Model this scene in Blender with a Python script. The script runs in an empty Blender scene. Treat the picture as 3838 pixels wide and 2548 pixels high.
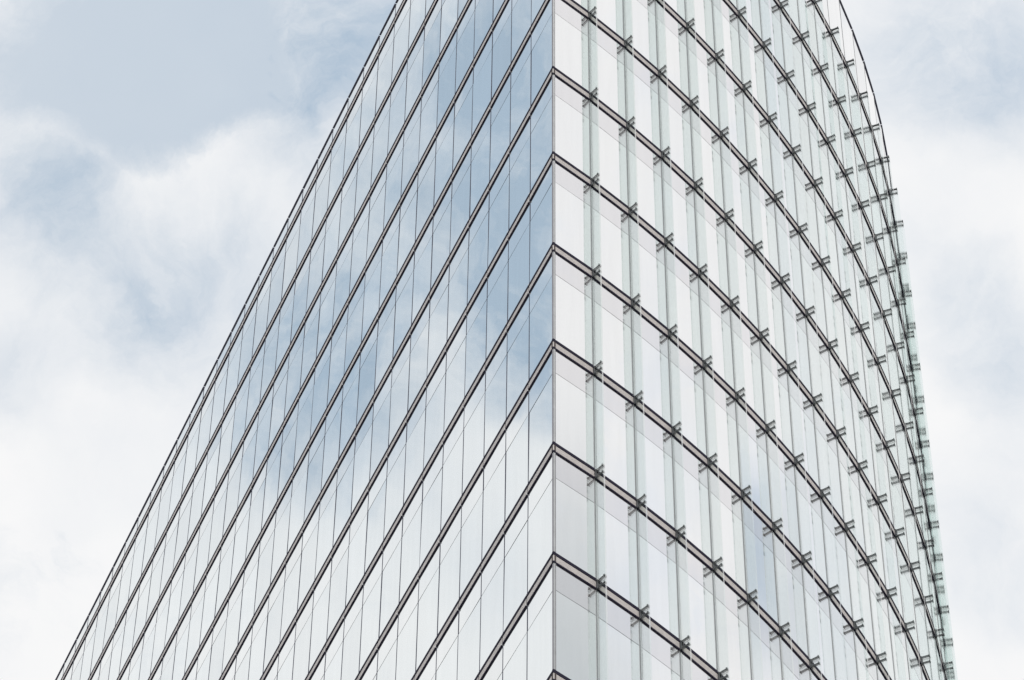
import bpy, math, random
from mathutils import Vector
random.seed(7)
C = bpy.context.scene.collection
S = bpy.context.scene

# ------------------------------------------------------------------ camera
EYE = Vector((0.0, 0.0, 1.6))
PITCH = 0.815968524
ROLL = -0.0109935259
F_PX = 13678.4408            # focal length in pixels of a 3838 wide frame
SHIFT = 1200.0
cam_d = bpy.data.cameras.new("camera")
cam = bpy.data.objects.new("camera", cam_d)
C.objects.link(cam)
cam_d.sensor_width = 36.0
cam_d.lens = F_PX / 3838.0 * 36.0
cam_d.shift_y = SHIFT / 3838.0
cam_d.clip_start = 0.5
cam_d.clip_end = 20000
cam.location = EYE
cp, sp = math.cos(PITCH), math.sin(PITCH)
c_right = Vector((1, 0, 0)); c_up = Vector((0, -sp, cp)); c_fwd = Vector((0, cp, sp))
cr, sr = math.cos(ROLL), math.sin(ROLL)
ax_x = c_right * cr - c_up * sr
ax_y = c_right * sr + c_up * cr
from mathutils import Matrix
cam.rotation_euler = Matrix((ax_x, ax_y, -c_fwd)).transposed().to_euler()
S.camera = cam


def view_dir(x, y):
    """direction seen at (x, y) of a 2362 x 1568 frame"""
    k = 3838.0 / 2362.0
    px = x * k - 1919.0; py = -(y * k - 1274.0 - SHIFT)
    return (ax_x * px + ax_y * py + c_fwd * F_PX).normalized()


def project(p):
    q = p - EYE
    d = q.dot(c_fwd)
    return (1919 + F_PX * q.dot(ax_x) / d, 1274 + SHIFT - F_PX * q.dot(ax_y) / d)


# ------------------------------------------------------------------ plan of the tower
H = 3.6
CORNER = Vector((0.851961516, 50.8801417))
Z0 = 75.4078793 + 1.6         # level of storey line 0 (top of its ledge)
aL, wL, kL, fL = 1.98723295, 1.25787702, (-0.00549512831, 0.00182937004), 1.05813756
aR, wR, kR, fR = 0.665391538, 1.25946760, (0.485331325, -0.141693122, 0.0583295243), 0.929199098


def facade(a, w, ks, n, first):
    pts = [CORNER.copy()]; ths = []
    for i in range(n):
        th = a + sum(k * ((i + .5) / 10) ** (j + 1) for j, k in enumerate(ks))
        ww = w * (first if i == 0 else 1)
        pts.append(pts[-1] + Vector((math.cos(th), math.sin(th))) * ww); ths.append(th)
    return pts, ths


NL, NR = 40, 22
LP, LT = facade(aL, wL, kL, NL, fL)
RP, RT = facade(aR, wR, kR, NR, fR)
# outward normal of a facade bay
def out_n(side, th):
    return Vector((math.cos(th + math.pi / 2), math.sin(th + math.pi / 2))) if side == 'L' else Vector((math.cos(th - math.pi / 2), math.sin(th - math.pi / 2)))

# ------------------------------------------------------------------ sky and light
SUN_EL, SUN_AZ = math.radians(52), math.radians(-62)      # sun behind the right shoulder, veiled by cloud
world = bpy.data.worlds.new("World"); S.world = world; world.use_nodes = True
nt = world.node_tree; nt.nodes.clear()
def N(t, **k):
    n = nt.nodes.new(t)
    for a, v in k.items(): setattr(n, a, v)
    return n
def Lk(a, b): nt.links.new(a, b)
STR = 0.15
outw = N('ShaderNodeOutputWorld'); bg = N('ShaderNodeBackground'); bg.inputs['Strength'].default_value = STR
Lk(bg.outputs[0], outw.inputs[0])
sky = N('ShaderNodeTexSky', sky_type='NISHITA'); sky.sun_disc = False
sky.sun_elevation = SUN_EL; sky.sun_rotation = math.pi / 2 - SUN_AZ
sky.altitude = 100; sky.air_density = 1.0; sky.dust_density = 1.5; sky.ozone_density = 1.0
tc = N('ShaderNodeTexCoord')
dirv = tc.outputs['Generated']
def mth(op, a, b=None, c=None, clamp=False):
    n = N('ShaderNodeMath', operation=op); n.use_clamp = clamp
    for i, v in enumerate((a, b, c)):
        if v is None: continue
        if isinstance(v, (int, float)): n.inputs[i].default_value = v
        else: Lk(v, n.inputs[i])
    return n.outputs[0]
def noise(vec, scale, detail=6, rough=.55, off=(0, 0, 0), dist=0.0):
    m = N('ShaderNodeMapping'); m.inputs['Location'].default_value = off
    Lk(vec, m.inputs[0])
    n = N('ShaderNodeTexNoise'); n.inputs['Scale'].default_value = scale; n.inputs['Detail'].default_value = detail
    n.inputs['Roughness'].default_value = rough; n.inputs['Distortion'].default_value = dist
    Lk(m.outputs[0], n.inputs['Vector'])
    return n
# warp the direction so that cloud borders are ragged
nw = noise(dirv, 9, 7, .62)
wv = N('ShaderNodeVectorMath', operation='SUBTRACT'); Lk(nw.outputs['Color'], wv.inputs[0]); wv.inputs[1].default_value = (.5, .5, .5)
ws = N('ShaderNodeVectorMath', operation='SCALE'); Lk(wv.outputs[0], ws.inputs[0]); ws.inputs['Scale'].default_value = 0.055
wd = N('ShaderNodeVectorMath', operation='ADD'); Lk(dirv, wd.inputs[0]); Lk(ws.outputs[0], wd.inputs[1])
wdir = wd.outputs[0]


def mirror(d, side, bay):
    n2 = out_n(side, (LT if side == 'L' else RT)[bay]); n = Vector((n2.x, n2.y, 0))
    return d - 2 * d.dot(n) * n


def blobs(lst):
    acc = None
    for where, x, y, r, w in lst:
        d = view_dir(x, y)
        if where == 'L': d = mirror(d, 'L', 8)
        elif where[0] == 'R': d = mirror(d, 'R', int(where[1:]))
        v = N('ShaderNodeVectorMath', operation='DISTANCE'); Lk(wdir, v.inputs[0]); v.inputs[1].default_value = d
        m = N('ShaderNodeMapRange', interpolation_type='SMOOTHSTEP'); m.inputs['From Min'].default_value = math.radians(r)
        m.inputs['From Max'].default_value = 0; m.inputs['To Min'].default_value = 0; m.inputs['To Max'].default_value = w
        Lk(v.outputs['Value'], m.inputs['Value'])
        acc = m.outputs[0] if acc is None else mth('ADD', acc, m.outputs[0])
    return acc

# openings where the blue shows through: (seen directly / mirrored in a facade, frame x, y, radius deg, weight)
CLEAR = [('D', 60, 60, 2.3, 1), ('D', 330, 40, 2.4, 1.1), ('D', 560, 60, 2.3, 1), ('D', 330, 200, 1.8, .9), ('D', 120, 210, 1.7, .7), ('D', 560, 190, 1.6, .8), ('D', 300, 320, 1.2, .6), ('D', 700, 20, 1.6, .4)]
OPEN = [
    ('D', 740, 60, 2.6, .55), ('D', 740, 220, 2.0, .45), ('D', 880, 40, 2.2, .6), ('D', 640, 330, 1.4, .2), ('D', 150, 330, 1.8, .3),
    ('D', 60, 330, 2.0, .5), ('D', 60, 470, 1.7, .4), ('D', 420, 560, 1.9, .5), ('D', 250, 640, 1.9, .4), ('D', 60, 680, 1.8, .20), ('D', 380, 700, 1.8, .4), ('D', 650, 330, 1.4, .18),
    ('D', 40, 880, 1.3, .30), ('D', 560, 600, 1.5, .18), ('D', 200, 500, 1.5, .18),
    ('D', 2130, 60, 2.3, .42), ('D', 2300, 200, 2.4, .45), ('D', 2080, 230, 1.6, .3), ('D', 2180, 620, 1.4, .25), ('D', 2270, 800, 1.5, .42), ('D', 2320, 930, 1.4, .3), ('D', 2330, 1330, 1.5, .26), ('D', 2260, 1160, 1.3, .2),
    ('L', 1240, 60, 2.2, 1.2), ('L', 1150, 260, 2.0, 1.0), ('L', 1260, 330, 2.0, 1.2), ('L', 1000, 120, 1.8, .9), ('L', 1230, 560, 2.0, 1.1), ('L', 1100, 480, 1.6, .7),
    ('L', 1010, 420, 1.3, .8), ('L', 1240, 740, 1.7, 1.0), ('L', 1150, 830, 1.6, 1.0), ('L', 1230, 900, 1.3, .9), ('L', 820, 600, 1.6, .7), ('L', 760, 760, 1.4, .6),
    ('L', 760, 960, 2.0, .65), ('L', 850, 990, 1.6, .5), ('L', 640, 960, 1.8, .4), ('L', 880, 860, 1.2, .5), ('L', 560, 800, 1.6, .5), ('L', 900, 300, 1.8, .6), ('L', 960, 640, 1.4, .5),
    ('L', 850, 450, 3.2, .35), ('L', 650, 800, 3.2, .3), ('L', 950, 1150, 2.4, .16), ('L', 500, 1150, 2.4, .14), ('L', 1150, 1400, 1.5, .10),
    ('R5', 1790, 1330, 2.2, .55), ('R6', 1850, 1200, 1.6, .3), ('R5', 1750, 1180, 1.7, .35), ('R6', 1830, 1420, 1.8, .35),
]
# thick grey undersides of cloud, mirrored low on the curved face next to the corner
GREY = [('R0', 1330, 1500, 3.4, .6), ('R0', 1330, 1150, 2.6, .30), ('R1', 1430, 1560, 2.6, .32), ('R0', 1330, 1800, 4.0, .3),
        ('R5', 1780, 1350, 2.0, .42), ('R5', 1760, 1200, 1.4, .25), ('R6', 1835, 1270, 1.7, .32), ('R6', 1840, 1470, 1.6, .3), ('R4', 1690, 1480, 1.3, .15)]
n1 = noise(wdir, 16, 8, .6, (3, 1, 2))
n2 = noise(wdir, 5, 5, .5, (7, 4, 1))
b = blobs(OPEN)
mod = mth('MULTIPLY_ADD', n1.outputs['Fac'], 2.4, -.2)
blue = mth('MULTIPLY', b, mod)
grey = blobs(GREY)
gen = mth('MULTIPLY', mth('SUBTRACT', n2.outputs['Fac'], .53, clamp=True), 1.6)
blue = mth('MAXIMUM', mth('ADD', blue, gen), 0.0)
blue = mth('SUBTRACT', 1.0, mth('POWER', 2.718, mth('MULTIPLY', blue, -1.25)), clamp=True)
# thin veil: never a clear sky
fine = noise(wdir, 26, 10, .64, (5, 2, 8), .7)
cl = mth('MULTIPLY_ADD', mth('SUBTRACT', fine.outputs['Fac'], .5), 2.2, blobs(CLEAR))
cls = N('ShaderNodeMapRange', interpolation_type='SMOOTHSTEP'); cls.inputs['From Min'].default_value = -.1; cls.inputs['From Max'].default_value = 1.35; Lk(cl, cls.inputs['Value'])
blue = mth('MULTIPLY', blue, mth('MULTIPLY_ADD', mth('SUBTRACT', fine.outputs['Fac'], .5), 2.6, 1.02), clamp=True)
thin = mth('MAXIMUM', mth('MULTIPLY', blue, .90), mth('MULTIPLY', cls.outputs[0], mth('MULTIPLY_ADD', n2.outputs['Fac'], .55, .42)))
ccol = N('ShaderNodeMix', data_type='RGBA')
n3 = noise(wdir, 22, 6, .55, (1, 9, 5))
cr3 = N('ShaderNodeMapRange'); cr3.inputs['From Min'].default_value = .35; cr3.inputs['From Max'].default_value = .7; Lk(n3.outputs['Fac'], cr3.inputs['Value'])
Lk(mth('MULTIPLY', cr3.outputs[0], mth('MULTIPLY_ADD', blue, .75, .22)), ccol.inputs['Factor'])
ccol.inputs['A'].default_value = (.945 / STR, .945 / STR, .948 / STR, 1)
ccol.inputs['B'].default_value = (.80 / STR, .825 / STR, .87 / STR, 1)
mixs = N('ShaderNodeMix', data_type='RGBA')
Lk(thin, mixs.inputs['Factor']); Lk(ccol.outputs['Result'], mixs.inputs['A'])
skg = N('ShaderNodeVectorMath', operation='SCALE'); Lk(sky.outputs[0], skg.inputs[0]); skg.inputs['Scale'].default_value = 1.25
skh = N('ShaderNodeVectorMath', operation='ADD'); Lk(skg.outputs[0], skh.inputs[0]); skh.inputs[1].default_value = (.235 / STR, .265 / STR, .205 / STR)
Lk(skh.outputs[0], mixs.inputs['B'])
gmx = N('ShaderNodeMix', data_type='RGBA'); Lk(mth('MAXIMUM', grey, 0.0, clamp=True), gmx.inputs['Factor']); Lk(mixs.outputs['Result'], gmx.inputs['A'])
gmx.inputs['B'].default_value = (.50 / STR, .55 / STR, .575 / STR, 1)
Lk(gmx.outputs['Result'], bg.inputs['Color'])

sun_d = bpy.data.lights.new("sun", 'SUN'); sun_d.energy = 1.2; sun_d.angle = math.radians(12); sun_d.color = (1, .96, .9)
sun = bpy.data.objects.new("sun", sun_d); C.objects.link(sun)
sv = Vector((math.cos(SUN_AZ) * math.cos(SUN_EL), math.sin(SUN_AZ) * math.cos(SUN_EL), math.sin(SUN_EL)))
sun.rotation_euler = sv.to_track_quat('Z', 'Y').to_euler()

S.view_settings.view_transform = 'Standard'
S.view_settings.look = 'None'
S.view_settings.exposure = 0.0
S.view_settings.gamma = 1.0
S.cycles.transparent_max_bounces = 32
S.cycles.max_bounces = 14
S.cycles.glossy_bounces = 6

# ------------------------------------------------------------------ materials
def mat(name):
    m = bpy.data.materials.new(name); m.use_nodes = True; m.node_tree.nodes.clear()
    t = m.node_tree; o = t.nodes.new('ShaderNodeOutputMaterial')
    return m, t, o

def solid(name, col, rough=.5, metal=0.0, nscale=6, namp=.12, spec=.5):
    m, t, o = mat(name)
    p = t.nodes.new('ShaderNodeBsdfPrincipled'); p.inputs['Roughness'].default_value = rough; p.inputs['Metallic'].default_value = metal
    p.inputs['Specular IOR Level'].default_value = spec
    g = t.nodes.new('ShaderNodeNewGeometry'); n = t.nodes.new('ShaderNodeTexNoise'); n.inputs['Scale'].default_value = nscale; n.inputs['Detail'].default_value = 5
    t.links.new(g.outputs['Position'], n.inputs['Vector'])
    r = t.nodes.new('ShaderNodeMapRange'); r.inputs['From Min'].default_value = .3; r.inputs['From Max'].default_value = .7
    r.inputs['To Min'].default_value = 1 - namp; r.inputs['To Max'].default_value = 1 + namp
    t.links.new(n.outputs['Fac'], r.inputs['Value'])
    v = t.nodes.new('ShaderNodeVectorMath'); v.operation = 'SCALE'; v.inputs[0].default_value = col[:3]
    t.links.new(r.outputs[0], v.inputs['Scale']); t.links.new(v.outputs[0], p.inputs['Base Color'])
    t.links.new(p.outputs[0], o.inputs[0])
    return m

def mirror_glass(name, f0, body, power=4.0, tint=(1, 1, 1), jit=.06, wav=0.0):
    """coated facade glass: strong sky reflection rising towards grazing angles over a dim opaque interior"""
    m, t, o = mat(name)
    L = t.links.new
    geo = t.nodes.new('ShaderNodeNewGeometry')
    lw = t.nodes.new('ShaderNodeLayerWeight'); lw.inputs['Blend'].default_value = .5     # facing = 1 - cos
    pw = t.nodes.new('ShaderNodeMath'); pw.operation = 'POWER'; L(lw.outputs['Facing'], pw.inputs[0]); pw.inputs[1].default_value = power
    mr = t.nodes.new('ShaderNodeMapRange'); mr.inputs['To Min'].default_value = f0; mr.inputs['To Max'].default_value = 1.0
    L(pw.outputs[0], mr.inputs['Value'])
    gl = t.nodes.new('ShaderNodeBsdfGlossy'); gl.inputs['Roughness'].default_value = 0.0
    rr = t.nodes.new('ShaderNodeMapRange'); rr.inputs['To Min'].default_value = 1 - jit; rr.inputs['To Max'].default_value = 1.0
    L(geo.outputs['Random Per Island'], rr.inputs['Value'])
    sc = t.nodes.new('ShaderNodeVectorMath'); sc.operation = 'SCALE'; sc.inputs[0].default_value = tint; L(rr.outputs[0], sc.inputs['Scale'])
    # rain streaks and dust, very faint
    mp = t.nodes.new('ShaderNodeMapping'); mp.inputs['Scale'].default_value = (5, 5, .35); L(geo.outputs['Position'], mp.inputs[0])
    ns = t.nodes.new('ShaderNodeTexNoise'); ns.inputs['Scale'].default_value = 1; ns.inputs['Detail'].default_value = 4; L(mp.outputs[0], ns.inputs['Vector'])
    nr = t.nodes.new('ShaderNodeMapRange'); nr.inputs['From Min'].default_value = .35; nr.inputs['From Max'].default_value = .65
    nr.inputs['To Min'].default_value = .975; nr.inputs['To Max'].default_value = 1.0; L(ns.outputs['Fac'], nr.inputs['Value'])
    s3 = t.nodes.new('ShaderNodeVectorMath'); s3.operation = 'SCALE'; L(sc.outputs[0], s3.inputs[0]); L(nr.outputs[0], s3.inputs['Scale'])
    L(s3.outputs[0], gl.inputs['Color'])
    # faint roller-wave unevenness of toughened glass
    n = t.nodes.new('ShaderNodeTexNoise'); n.inputs['Scale'].default_value = .8; n.inputs['Detail'].default_value = 1
    L(geo.outputs['Position'], n.inputs['Vector'])
    bp = t.nodes.new('ShaderNodeBump'); bp.inputs['Strength'].default_value = 1.0; bp.inputs['Distance'].default_value = wav
    L(n.outputs['Fac'], bp.inputs['Height']); L(bp.outputs[0], gl.inputs['Normal'])
    df = t.nodes.new('ShaderNodeBsdfDiffuse')
    sc2 = t.nodes.new('ShaderNodeVectorMath'); sc2.operation = 'SCALE'; sc2.inputs[0].default_value = body
    r2 = t.nodes.new('ShaderNodeMapRange'); r2.inputs['To Min'].default_value = .75; r2.inputs['To Max'].default_value = 1.2
    L(geo.outputs['Random Per Island'], r2.inputs['Value']); L(r2.outputs[0], sc2.inputs['Scale']); L(sc2.outputs[0], df.inputs['Color'])
    mx = t.nodes.new('ShaderNodeMixShader'); L(mr.outputs[0], mx.inputs[0]); L(df.outputs[0], mx.inputs[1]); L(gl.outputs[0], mx.inputs[2])
    L(mx.outputs[0], o.inputs[0])
    return m

def fin_glass(name, tint, refl, gcol=(1, 1, 1), diff=None):
    m, t, o = mat(name); L = t.links.new
    tr = t.nodes.new('ShaderNodeBsdfTransparent')
    gl = t.nodes.new('ShaderNodeBsdfGlossy'); gl.inputs['Roughness'].default_value = .02; gl.inputs['Color'].default_value = (*gcol, 1)
    lw = t.nodes.new('ShaderNodeLayerWeight'); lw.inputs['Blend'].default_value = .5
    pw = t.nodes.new('ShaderNodeMath'); pw.operation = 'POWER'; L(lw.outputs['Facing'], pw.inputs[0]); pw.inputs[1].default_value = 5
    # the slanted path through the glass is longer, so it tints more
    ta = t.nodes.new('ShaderNodeMapRange'); ta.inputs['From Min'].default_value = .42; ta.inputs['From Max'].default_value = .62
    L(lw.outputs['Facing'], ta.inputs['Value'])
    tm = t.nodes.new('ShaderNodeMix'); tm.data_type = 'RGBA'; L(ta.outputs[0], tm.inputs['Factor'])
    tm.inputs['A'].default_value = (*[c ** .28 for c in tint], 1); tm.inputs['B'].default_value = (*[c ** 1.05 for c in tint], 1)
    L(tm.outputs['Result'], tr.inputs[0])
    mr = t.nodes.new('ShaderNodeMapRange'); mr.inputs['To Min'].default_value = refl; mr.inputs['To Max'].default_value = 1.0
    L(pw.outputs[0], mr.inputs['Value'])
    mx = t.nodes.new('ShaderNodeMixShader'); L(mr.outputs[0], mx.inputs[0]); L(tr.outputs[0], mx.inputs[1]); L(gl.outputs[0], mx.inputs[2])
    if diff:     # optional translucent white, standing in for the pale veil of reflections
        tl = t.nodes.new('ShaderNodeBsdfTranslucent'); tl.inputs[0].default_value = (.9, .95, .93, 1)
        m2 = t.nodes.new('ShaderNodeMixShader'); m2.inputs[0].default_value = diff
        L(mx.outputs[0], m2.inputs[1]); L(tl.outputs[0], m2.inputs[2]); L(m2.outputs[0], o.inputs[0])
    else: L(mx.outputs[0], o.inputs[0])
    return m

M = dict(
    pane_l=mirror_glass('mirror_glass', .84, (.22, .27, .29), 3.0, (.965, .995, 1.0), .05, .0006),
    pane_r=mirror_glass('clear_coated_glass', .83, (.30, .31, .31), 1.4, (1, 1, 1), .05, .0006),
    span_l=mirror_glass('spandrel_glass_mirror', .84, (.34, .36, .38), 3.0, (.98, 1, 1), .05, .0006),
    span_r=mirror_glass('spandrel_glass_clear', .58, (.30, .28, .295), 1.5, (1, .99, 1), .04, .0003),
    ledge=solid('dark_anodised_aluminium', (.028, .025, .046), .8, .0, 4, .2, .08),
    slat=solid('beige_louvre_aluminium', (.70, .655, .635), .5, .0, 5, .06, .3),
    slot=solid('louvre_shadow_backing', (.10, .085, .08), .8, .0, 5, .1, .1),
    tab=solid('bright_joint_tab', (.85, .85, .87), .25, .6, 4, .03),
    joint=solid('dark_silicone_joint', (.11, .11, .16), .6, 0, 9, .2, .2),
    rail=solid('grey_aluminium_profile', (.34, .35, .36), .3, .3, 4, .1),
    post=solid('corner_post_aluminium', (.26, .24, .27), .4, .3, 4, .1),
    steel=solid('bracket_steel', (.14, .155, .16), .35, .3, 30, .25),
    steel2=solid('bracket_plate_steel', (.15, .16, .17), .35, .5, 30, .25),
    body=solid('inner_wall', (.03, .03, .035), .9, 0, 3, .1, .1),
    roof=solid('roof_gravel', (.3, .3, .29), .9, 0, 8, .2, .1),
    fin=fin_glass('fin_glass', (.84, .885, .875), .16, (.97, 1, .99)),
    edge=fin_glass('fin_glass_edge', (.72, .80, .78), .45, (1, .98, .97)),
    ground=solid('pavement_concrete', (.22, .22, .21), .85, 0, .6, .15, .2),
)

# ------------------------------------------------------------------ mesh helpers
class MB:
    def __init__(s): s.v = []; s.f = []; s.m = []
    def box(s, o, ux, uy, x0, x1, y0, y1, z0, z1, mi=0, jit=None):
        """box in the local frame: ux along the wall, uy outward, z up"""
        b = len(s.v)
        for z in (z0, z1):
            for (x, y) in ((x0, y0), (x1, y0), (x1, y1), (x0, y1)):
                yy = y
                if jit: yy = y + jit[0] * (x - .5 * (x0 + x1)) + jit[1] * (z - .5 * (z0 + z1))
                s.v.append((o.x + ux.x * x + uy.x * yy, o.y + ux.y * x + uy.y * yy, z))
        right = ux.x * uy.y - ux.y * uy.x > 0
        fs = [(0, 3, 2, 1), (4, 5, 6, 7), (0, 1, 5, 4), (1, 2, 6, 5), (2, 3, 7, 6), (3, 0, 4, 7)]
        for k, f in enumerate(fs):
            f = f if right else f[::-1]
            s.f.append(tuple(b + i for i in f)); s.m.append(mi[k] if isinstance(mi, (tuple, list)) else mi)
    def prism(s, poly, z0, z1, mi=0):
        b = len(s.v); n = len(poly)
        s.v += [(p[0], p[1], z0) for p in poly] + [(p[0], p[1], z1) for p in poly]
        for i in range(n):
            j = (i + 1) % n; s.f.append((b + i, b + j, b + n + j, b + n + i)); s.m.append(mi)
        s.f.append(tuple(b + n + i for i in range(n))); s.m.append(mi)
        s.f.append(tuple(b + i for i in reversed(range(n)))); s.m.append(mi)
    def build(s, name, mats, parent=None, **props):
        me = bpy.data.meshes.new(name); me.from_pydata(s.v, [], s.f); me.update()
        for x in (mats if isinstance(mats, (list, tuple)) else [mats]): me.materials.append(x)
        if any(s.m): me.polygons.foreach_set('material_index', s.m)
        o = bpy.data.objects.new(name, me); C.objects.link(o)
        if parent: o.parent = parent
        for k, v in props.items(): o[k] = v
        return o

TOP_L, TOP_R = 5.21, 5.963
ROW_MIN = -8
LED_D, TOP_H, BOT_H = .024, .092, .046
BAND = .335          # height of the louvre band incl. both ledges
SPAN = 1.145         # joint line below the storey line
NCOLV = 36           # left bays worth building in detail
NRV = 21

tower = bpy.data.objects.new('glass_tower', None); C.objects.link(tower)
tower.location = (0, 0, 0)
tower['label'] = 'tall glass office tower with mirror face meeting a curved face of glass fins'
tower['category'] = 'office tower'

def bays():
    for i in range(NL): yield 'L', i, LP[i], LT[i], (LP[i + 1] - LP[i]).length
    for i in range(NR): yield 'R', i, RP[i], RT[i], (RP[i + 1] - RP[i]).length

def frame_of(side, th):
    return Vector((math.cos(th), math.sin(th))), out_n(side, th)

def screen_area(o, ux, uy, x0, x1, z0, z1):
    q = []
    for x, z in ((x0, z0), (x1, z0), (x1, z1), (x0, z1)):
        p = o + ux * x
        a, c = project(Vector((p.x, p.y, z))); q.append((min(max(a, 0), 3838), min(max(c, 0), 2548)))
    s = 0
    for i in range(4):
        x_, y_ = q[i]; x2, y2 = q[(i + 1) % 4]; s += x_ * y2 - x2 * y_
    s *= .5
    return s if ((uy.x * (o.x - 0) + uy.y * (o.y - 0)) < 0) else -1   # facing the viewer

G = .014
panes, spans = [], []
for side, i, o, th, w in bays():
    ux, uy = frame_of(side, th)
    top = TOP_L if side == 'L' else TOP_R
    for r in range(-21, 7):
        zt = Z0 + r * H
        zb = zt - H
        # vision pane between the joint of this storey and the ledge of the one below; spandrel above
        if r <= 5:
            spans.append((abs(screen_area(o, ux, uy, 0, w, zt - SPAN, zt - BAND)) , side, o, ux, uy, w, zt - SPAN + G / 2, zt - BAND + .01, i, r))
            z_lo = zb if zb > .2 else .2
            panes.append((abs(screen_area(o, ux, uy, 0, w, z_lo, zt - SPAN)), side, o, ux, uy, w, z_lo + .01, zt - SPAN - G / 2, i, r))
        elif side == 'R':
            panes.append((abs(screen_area(o, ux, uy, 0, w, zb, Z0 + TOP_R * H)), side, o, ux, uy, w, zb + .01, Z0 + TOP_R * H - .03, i, r))
    if side == 'L':
        z5 = Z0 + 5 * H
        if i > 4:
            spans.append((abs(screen_area(o, ux, uy, 0, w, z5, z5 + .7)), side, o, ux, uy, w, z5 + .01, Z0 + TOP_L * H - .03, i, 6))
        else:
            panes.append((0, side, o, ux, uy, w, z5 + .01, Z0 + TOP_R * H - .03, i, 6))

def emit(lst, name, kl, kr, label_fn=None):
    lst.sort(key=lambda t: -t[0])
    rest = MB()
    for k, (a, side, o, ux, uy, w, z0, z1, i, r) in enumerate(lst):
        mb = MB() if k < 100 else rest
        if side == 'L' and r <= 5: z0, z1 = (z0 + .005, z1) if name != 'window' else (z0, z1 - .005)
        hw = .012 if side == 'L' else .03
        amp = .0022 if side == 'L' else .0012
        j = (random.gauss(0, amp), random.gauss(0, amp * .6))
        mi = 0 if side == 'L' else 1
        mb.box(o, ux, uy, hw, w - (hw if side == 'L' else .012), -.03, 0, z0, z1, mi, j)
        if k < 100:
            mb.m = [0] * 6
            mb.build(name, M[kl if side == 'L' else kr], tower)
    rest.build(name, [M[kl], M[kr]], tower, kind='stuff')

emit(panes, 'window', 'pane_l', 'pane_r')
emit(spans, 'spandrel_panel', 'span_l', 'span_r')

uxl, uyl = frame_of('L', LT[0]); uxr, uyr = frame_of('R', RT[0])
bis = (uyl + uyr).normalized(); per = Vector((-bis.y, bis.x))
if per.x < 0: per = -per
# ------------------------------------------------------------------ louvre bands: one per storey and face
def band(side, r, mbt, mbb, mbl):
    pts, ths = (LP, LT) if side == 'L' else (RP, RT)
    n = NCOLV if side == 'L' else NRV
    zt = Z0 + r * H
    for i in range(n):
        ux, uy = frame_of(side, ths[i]); o = pts[i]; w = (pts[i + 1] - pts[i]).length
        e0 = -.031 if i == 0 else .012
        mbt.box(o, ux, uy, e0, w - .014, -.02, LED_D + .002, zt - TOP_H, zt)
        mbb.box(o, ux, uy, e0, w - .014, -.02, LED_D, zt - BAND, zt - BAND + BOT_H)
        if side == 'L' and i > 0 and mbl:      # bright joint tabs between the ledge lengths
            mbt.box(o, ux, uy, -.012, .010, -.02, .036, zt - .035, zt + .006, 1)
            mbb.box(o, ux, uy, -.012, .010, -.02, .036, zt - BAND - .004, zt - BAND + .034, 1)
        if mbl:
            z_a, z_b = zt - BAND + BOT_H + .002, zt - TOP_H - .002
            ns = 6; p = (z_b - z_a) / ns
            a0 = -.021 if i == 0 else .016
            g = .004 if side == 'L' else .009
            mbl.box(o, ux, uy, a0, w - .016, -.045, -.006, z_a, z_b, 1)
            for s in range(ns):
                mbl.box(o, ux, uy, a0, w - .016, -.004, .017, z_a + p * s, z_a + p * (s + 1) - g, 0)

for side in 'LR':
    for r in range(ROW_MIN, 6):
        b_ = bpy.data.objects.new('louvre_band', None); C.objects.link(b_); b_.parent = tower
        t_, l_, s_ = MB(), MB(), MB()
        band(side, r, t_, l_, s_)
        t_.build('ledge', [M['ledge'], M['tab']], b_); l_.build('ledge', [M['ledge'], M['tab']], b_); s_.build('louvre', [M['slat'], M['slot']], b_)
low = MB()
for side in 'LR':
    for r in range(-21, ROW_MIN): band(side, r, low, low, None)
low.build('storey_ledge', M['ledge'], tower, kind='stuff')

# roof caps
for side, top, n in (('L', TOP_L, NCOLV), ('R', TOP_R, NRV)):
    mb = MB(); pts, ths = (LP, LT) if side == 'L' else (RP, RT)
    zt = Z0 + top * H
    for i in range(n):
        ux, uy = frame_of(side, ths[i]); w = (pts[i + 1] - pts[i]).length
        if side == 'L' and i < 5: continue
        mb.box(pts[i], ux, uy, .02, w - .02, -.25, .03, zt - .018, zt + .018)
    mb.build('parapet_cap', M['joint'], tower)

# ------------------------------------------------------------------ vertical members
for i in range(1, NCOLV + 1):
    th = (LT[i - 1] + LT[min(i, NL - 1)]) / 2; ux, uy = frame_of('L', th)
    mb = MB(); zt = Z0 + (TOP_L if i > 5 else TOP_R) * H
    mb.box(LP[i], ux, uy, -.009, .009, -.06, .007, 0, zt - .035)
    mb.build('mullion', M['joint'], tower)
FIN_T, FIN_D, FIN_O = .042, .285, .03
for i in range(1, NRV + 1):
    th = (RT[i - 1] + RT[min(i, NR - 1)]) / 2; ux, uy = frame_of('R', th)
    mb = MB(); z5, zt = Z0 + 5 * H, Z0 + TOP_R * H - .035
    mb.box(RP[i], ux, uy, FIN_O - .044, FIN_O - .027, -.06, .006, 0, z5)
    mb.box(RP[i], ux, uy, FIN_O - .027, FIN_O + .027, -.06, .003, 0, z5)
    mb.box(RP[i], ux, uy, FIN_O + .027, FIN_O + .044, -.06, .006, 0, z5)
    mb.box(RP[i], ux, uy, FIN_O - .012, FIN_O + .012, -.06, .003, z5, zt)
    mb.build('mullion', M['rail'], tower)

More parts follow.
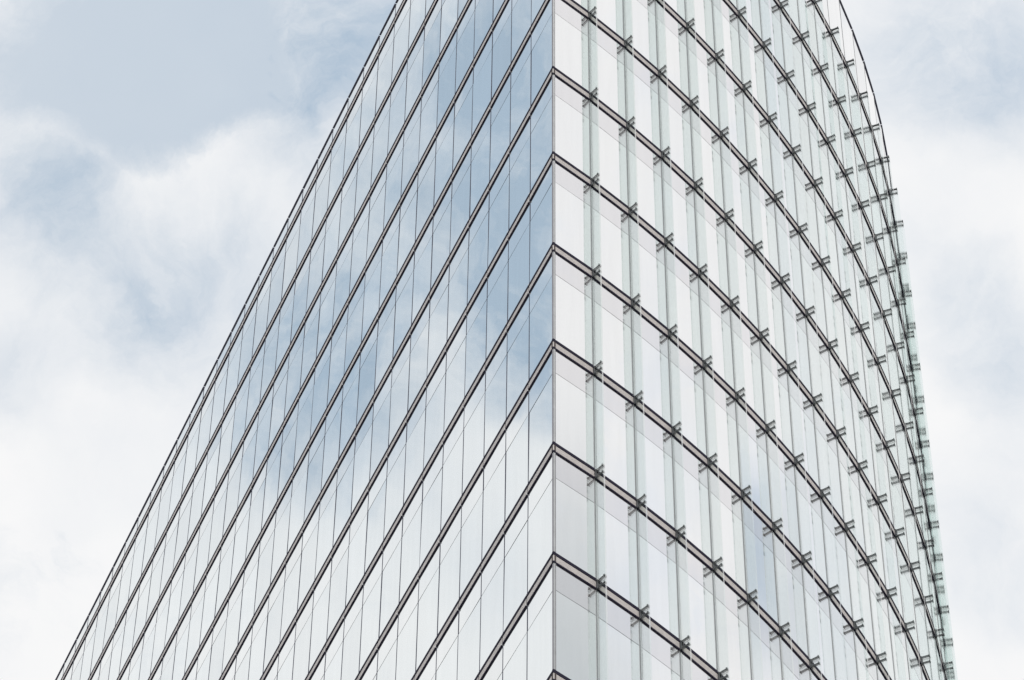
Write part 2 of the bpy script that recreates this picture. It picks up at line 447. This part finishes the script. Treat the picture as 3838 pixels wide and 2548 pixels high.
# corner post: three thin ribs on the arris
mb = MB(); ztp = Z0 + TOP_R * H
mb.box(CORNER, uxl, uyl, -.012, .040, -.03, .010, 0, ztp, 1)
mb.box(CORNER, uxr, uyr, -.011, .044, -.03, .009, 0, ztp, 0)
mb.box(CORNER, uxl, uyl, .034, .046, -.02, .014, 0, ztp, 0)
mb.box(CORNER, uxr, uyr, .040, .052, -.02, .014, 0, ztp, 1)
mb.box(CORNER, per, bis, -.007, .007, -.02, .019, 0, ztp, 1)
mb.build('corner_post', [M['post'], M['rail']], tower)

# ------------------------------------------------------------------ glass fins and their brackets on the curved face
fins, brks = [], []
ZG = .165     # fins meet this far below a storey line
for i in range(1, NRV + 1):
    th = (RT[i - 1] + RT[min(i, NR - 1)]) / 2; ux, uy = frame_of('R', th)
    o = RP[i] + ux * FIN_O
    for r in range(ROW_MIN, 6):
        zt = Z0 + r * H
        fins.append((abs(screen_area(o, uy, -ux, 0, FIN_D, zt - H - ZG, zt - ZG)), o, ux, uy, zt - H - ZG + .018, zt - ZG - .018))
        d = (Vector((o.x, o.y, zt)) - EYE).length
        x_, y_ = project(Vector((o.x, o.y, zt)))
        vis = -40 < x_ < 3880 and -40 < y_ < 2600
        brks.append((d if vis else 1e6 + d, o, ux, uy, zt))
fins.sort(key=lambda t: -t[0]); brks.sort(key=lambda t: t[0])
SC = .018
def fin_mesh(mb, o, ux, uy, z0, z1):
    h = FIN_T / 2
    # faces order of box(): bottom, top, inner, +x side, outer, -x side
    mb.box(o, ux, uy, -h, h, .012, FIN_D, z0, z1, (1, 1, 1, 0, 1, 0))
rest = MB()
for k, (a, o, ux, uy, z0, z1) in enumerate(fins):
    if k < 100:
        mb = MB(); fin_mesh(mb, o, ux, uy, z0, z1); mb.build('glass_fin', [M['fin'], M['edge']], tower)
    else: fin_mesh(rest, o, ux, uy, z0, z1)
rest.build('glass_fin', [M['fin'], M['edge']], tower, kind='stuff')

def arm(mb, o, ux, uy, zc):
    h = FIN_T / 2
    mb.box(o, ux, uy, -h - .006, h + .006, .016, .245, zc - .016, zc + .016)
    mb.box(o, ux, uy, -h - .016, h + .016, .238, .266, zc - .026, zc + .026)
def plate(mb, o, ux, uy, zt):
    h = FIN_T / 2
    for s in (-1, 1):
        x0, x1 = sorted((s * (h + .003), s * (h + .020)))
        mb.box(o, ux, uy, x0, x1, .012, .060, zt - .325, zt - .055)
rest = MB()
for k, (d, o, ux, uy, zt) in enumerate(brks):
    zu, zl = zt - .070, zt - .285
    if k < 100:
        e = bpy.data.objects.new('fin_bracket', None); C.objects.link(e); e.parent = tower
        for z in (zu, zl):
            mb = MB(); arm(mb, o, ux, uy, z); mb.build('clamp_arm', M['steel'], e)
        mb = MB(); plate(mb, o, ux, uy, zt); mb.build('wall_plate', M['steel2'], e)
    else:
        arm(rest, o, ux, uy, zu); arm(rest, o, ux, uy, zl); plate(rest, o, ux, uy, zt)
rest.build('fin_bracket', M['steel'], tower, kind='stuff')

# ------------------------------------------------------------------ solid core behind the glass
def inset(pts, ths, side, d):
    out = []
    for i, p in enumerate(pts):
        t = (ths[max(i - 1, 0)] + ths[min(i, len(ths) - 1)]) / 2
        out.append(p - out_n(side, t) * d)
    return out
li = inset(LP, LT, 'L', .07); ri = inset(RP, RT, 'R', .07)
c0 = CORNER - bis * .10
poly = [c0] + ri[1:] + [LP[-1] + Vector((6, 4))] + list(reversed(li[1:]))
mb = MB(); mb.prism(poly, 0, Z0 + TOP_L * H - .1)
mb.build('core_wall', M['body'], tower)
back = [p - out_n('R', RT[min(i, NR - 1)]) * 5.0 for i, p in enumerate(RP)]
poly2 = [c0] + ri[1:] + list(reversed(back))[:-3] + [LP[4] - uyl * .07]
mb = MB(); mb.prism(poly2, Z0 + TOP_L * H - .098, Z0 + TOP_R * H - .05)
mb.build('roof_storey_wall', M['body'], tower)

# ------------------------------------------------------------------ ground
mb = MB(); R_ = 6000
mb.v = [(-R_, -R_, 0), (R_, -R_, 0), (R_, R_, 0), (-R_, R_, 0)]; mb.f = [(0, 1, 2, 3)]; mb.m = [0]
mb.build('ground', M['ground'], None, kind='structure')
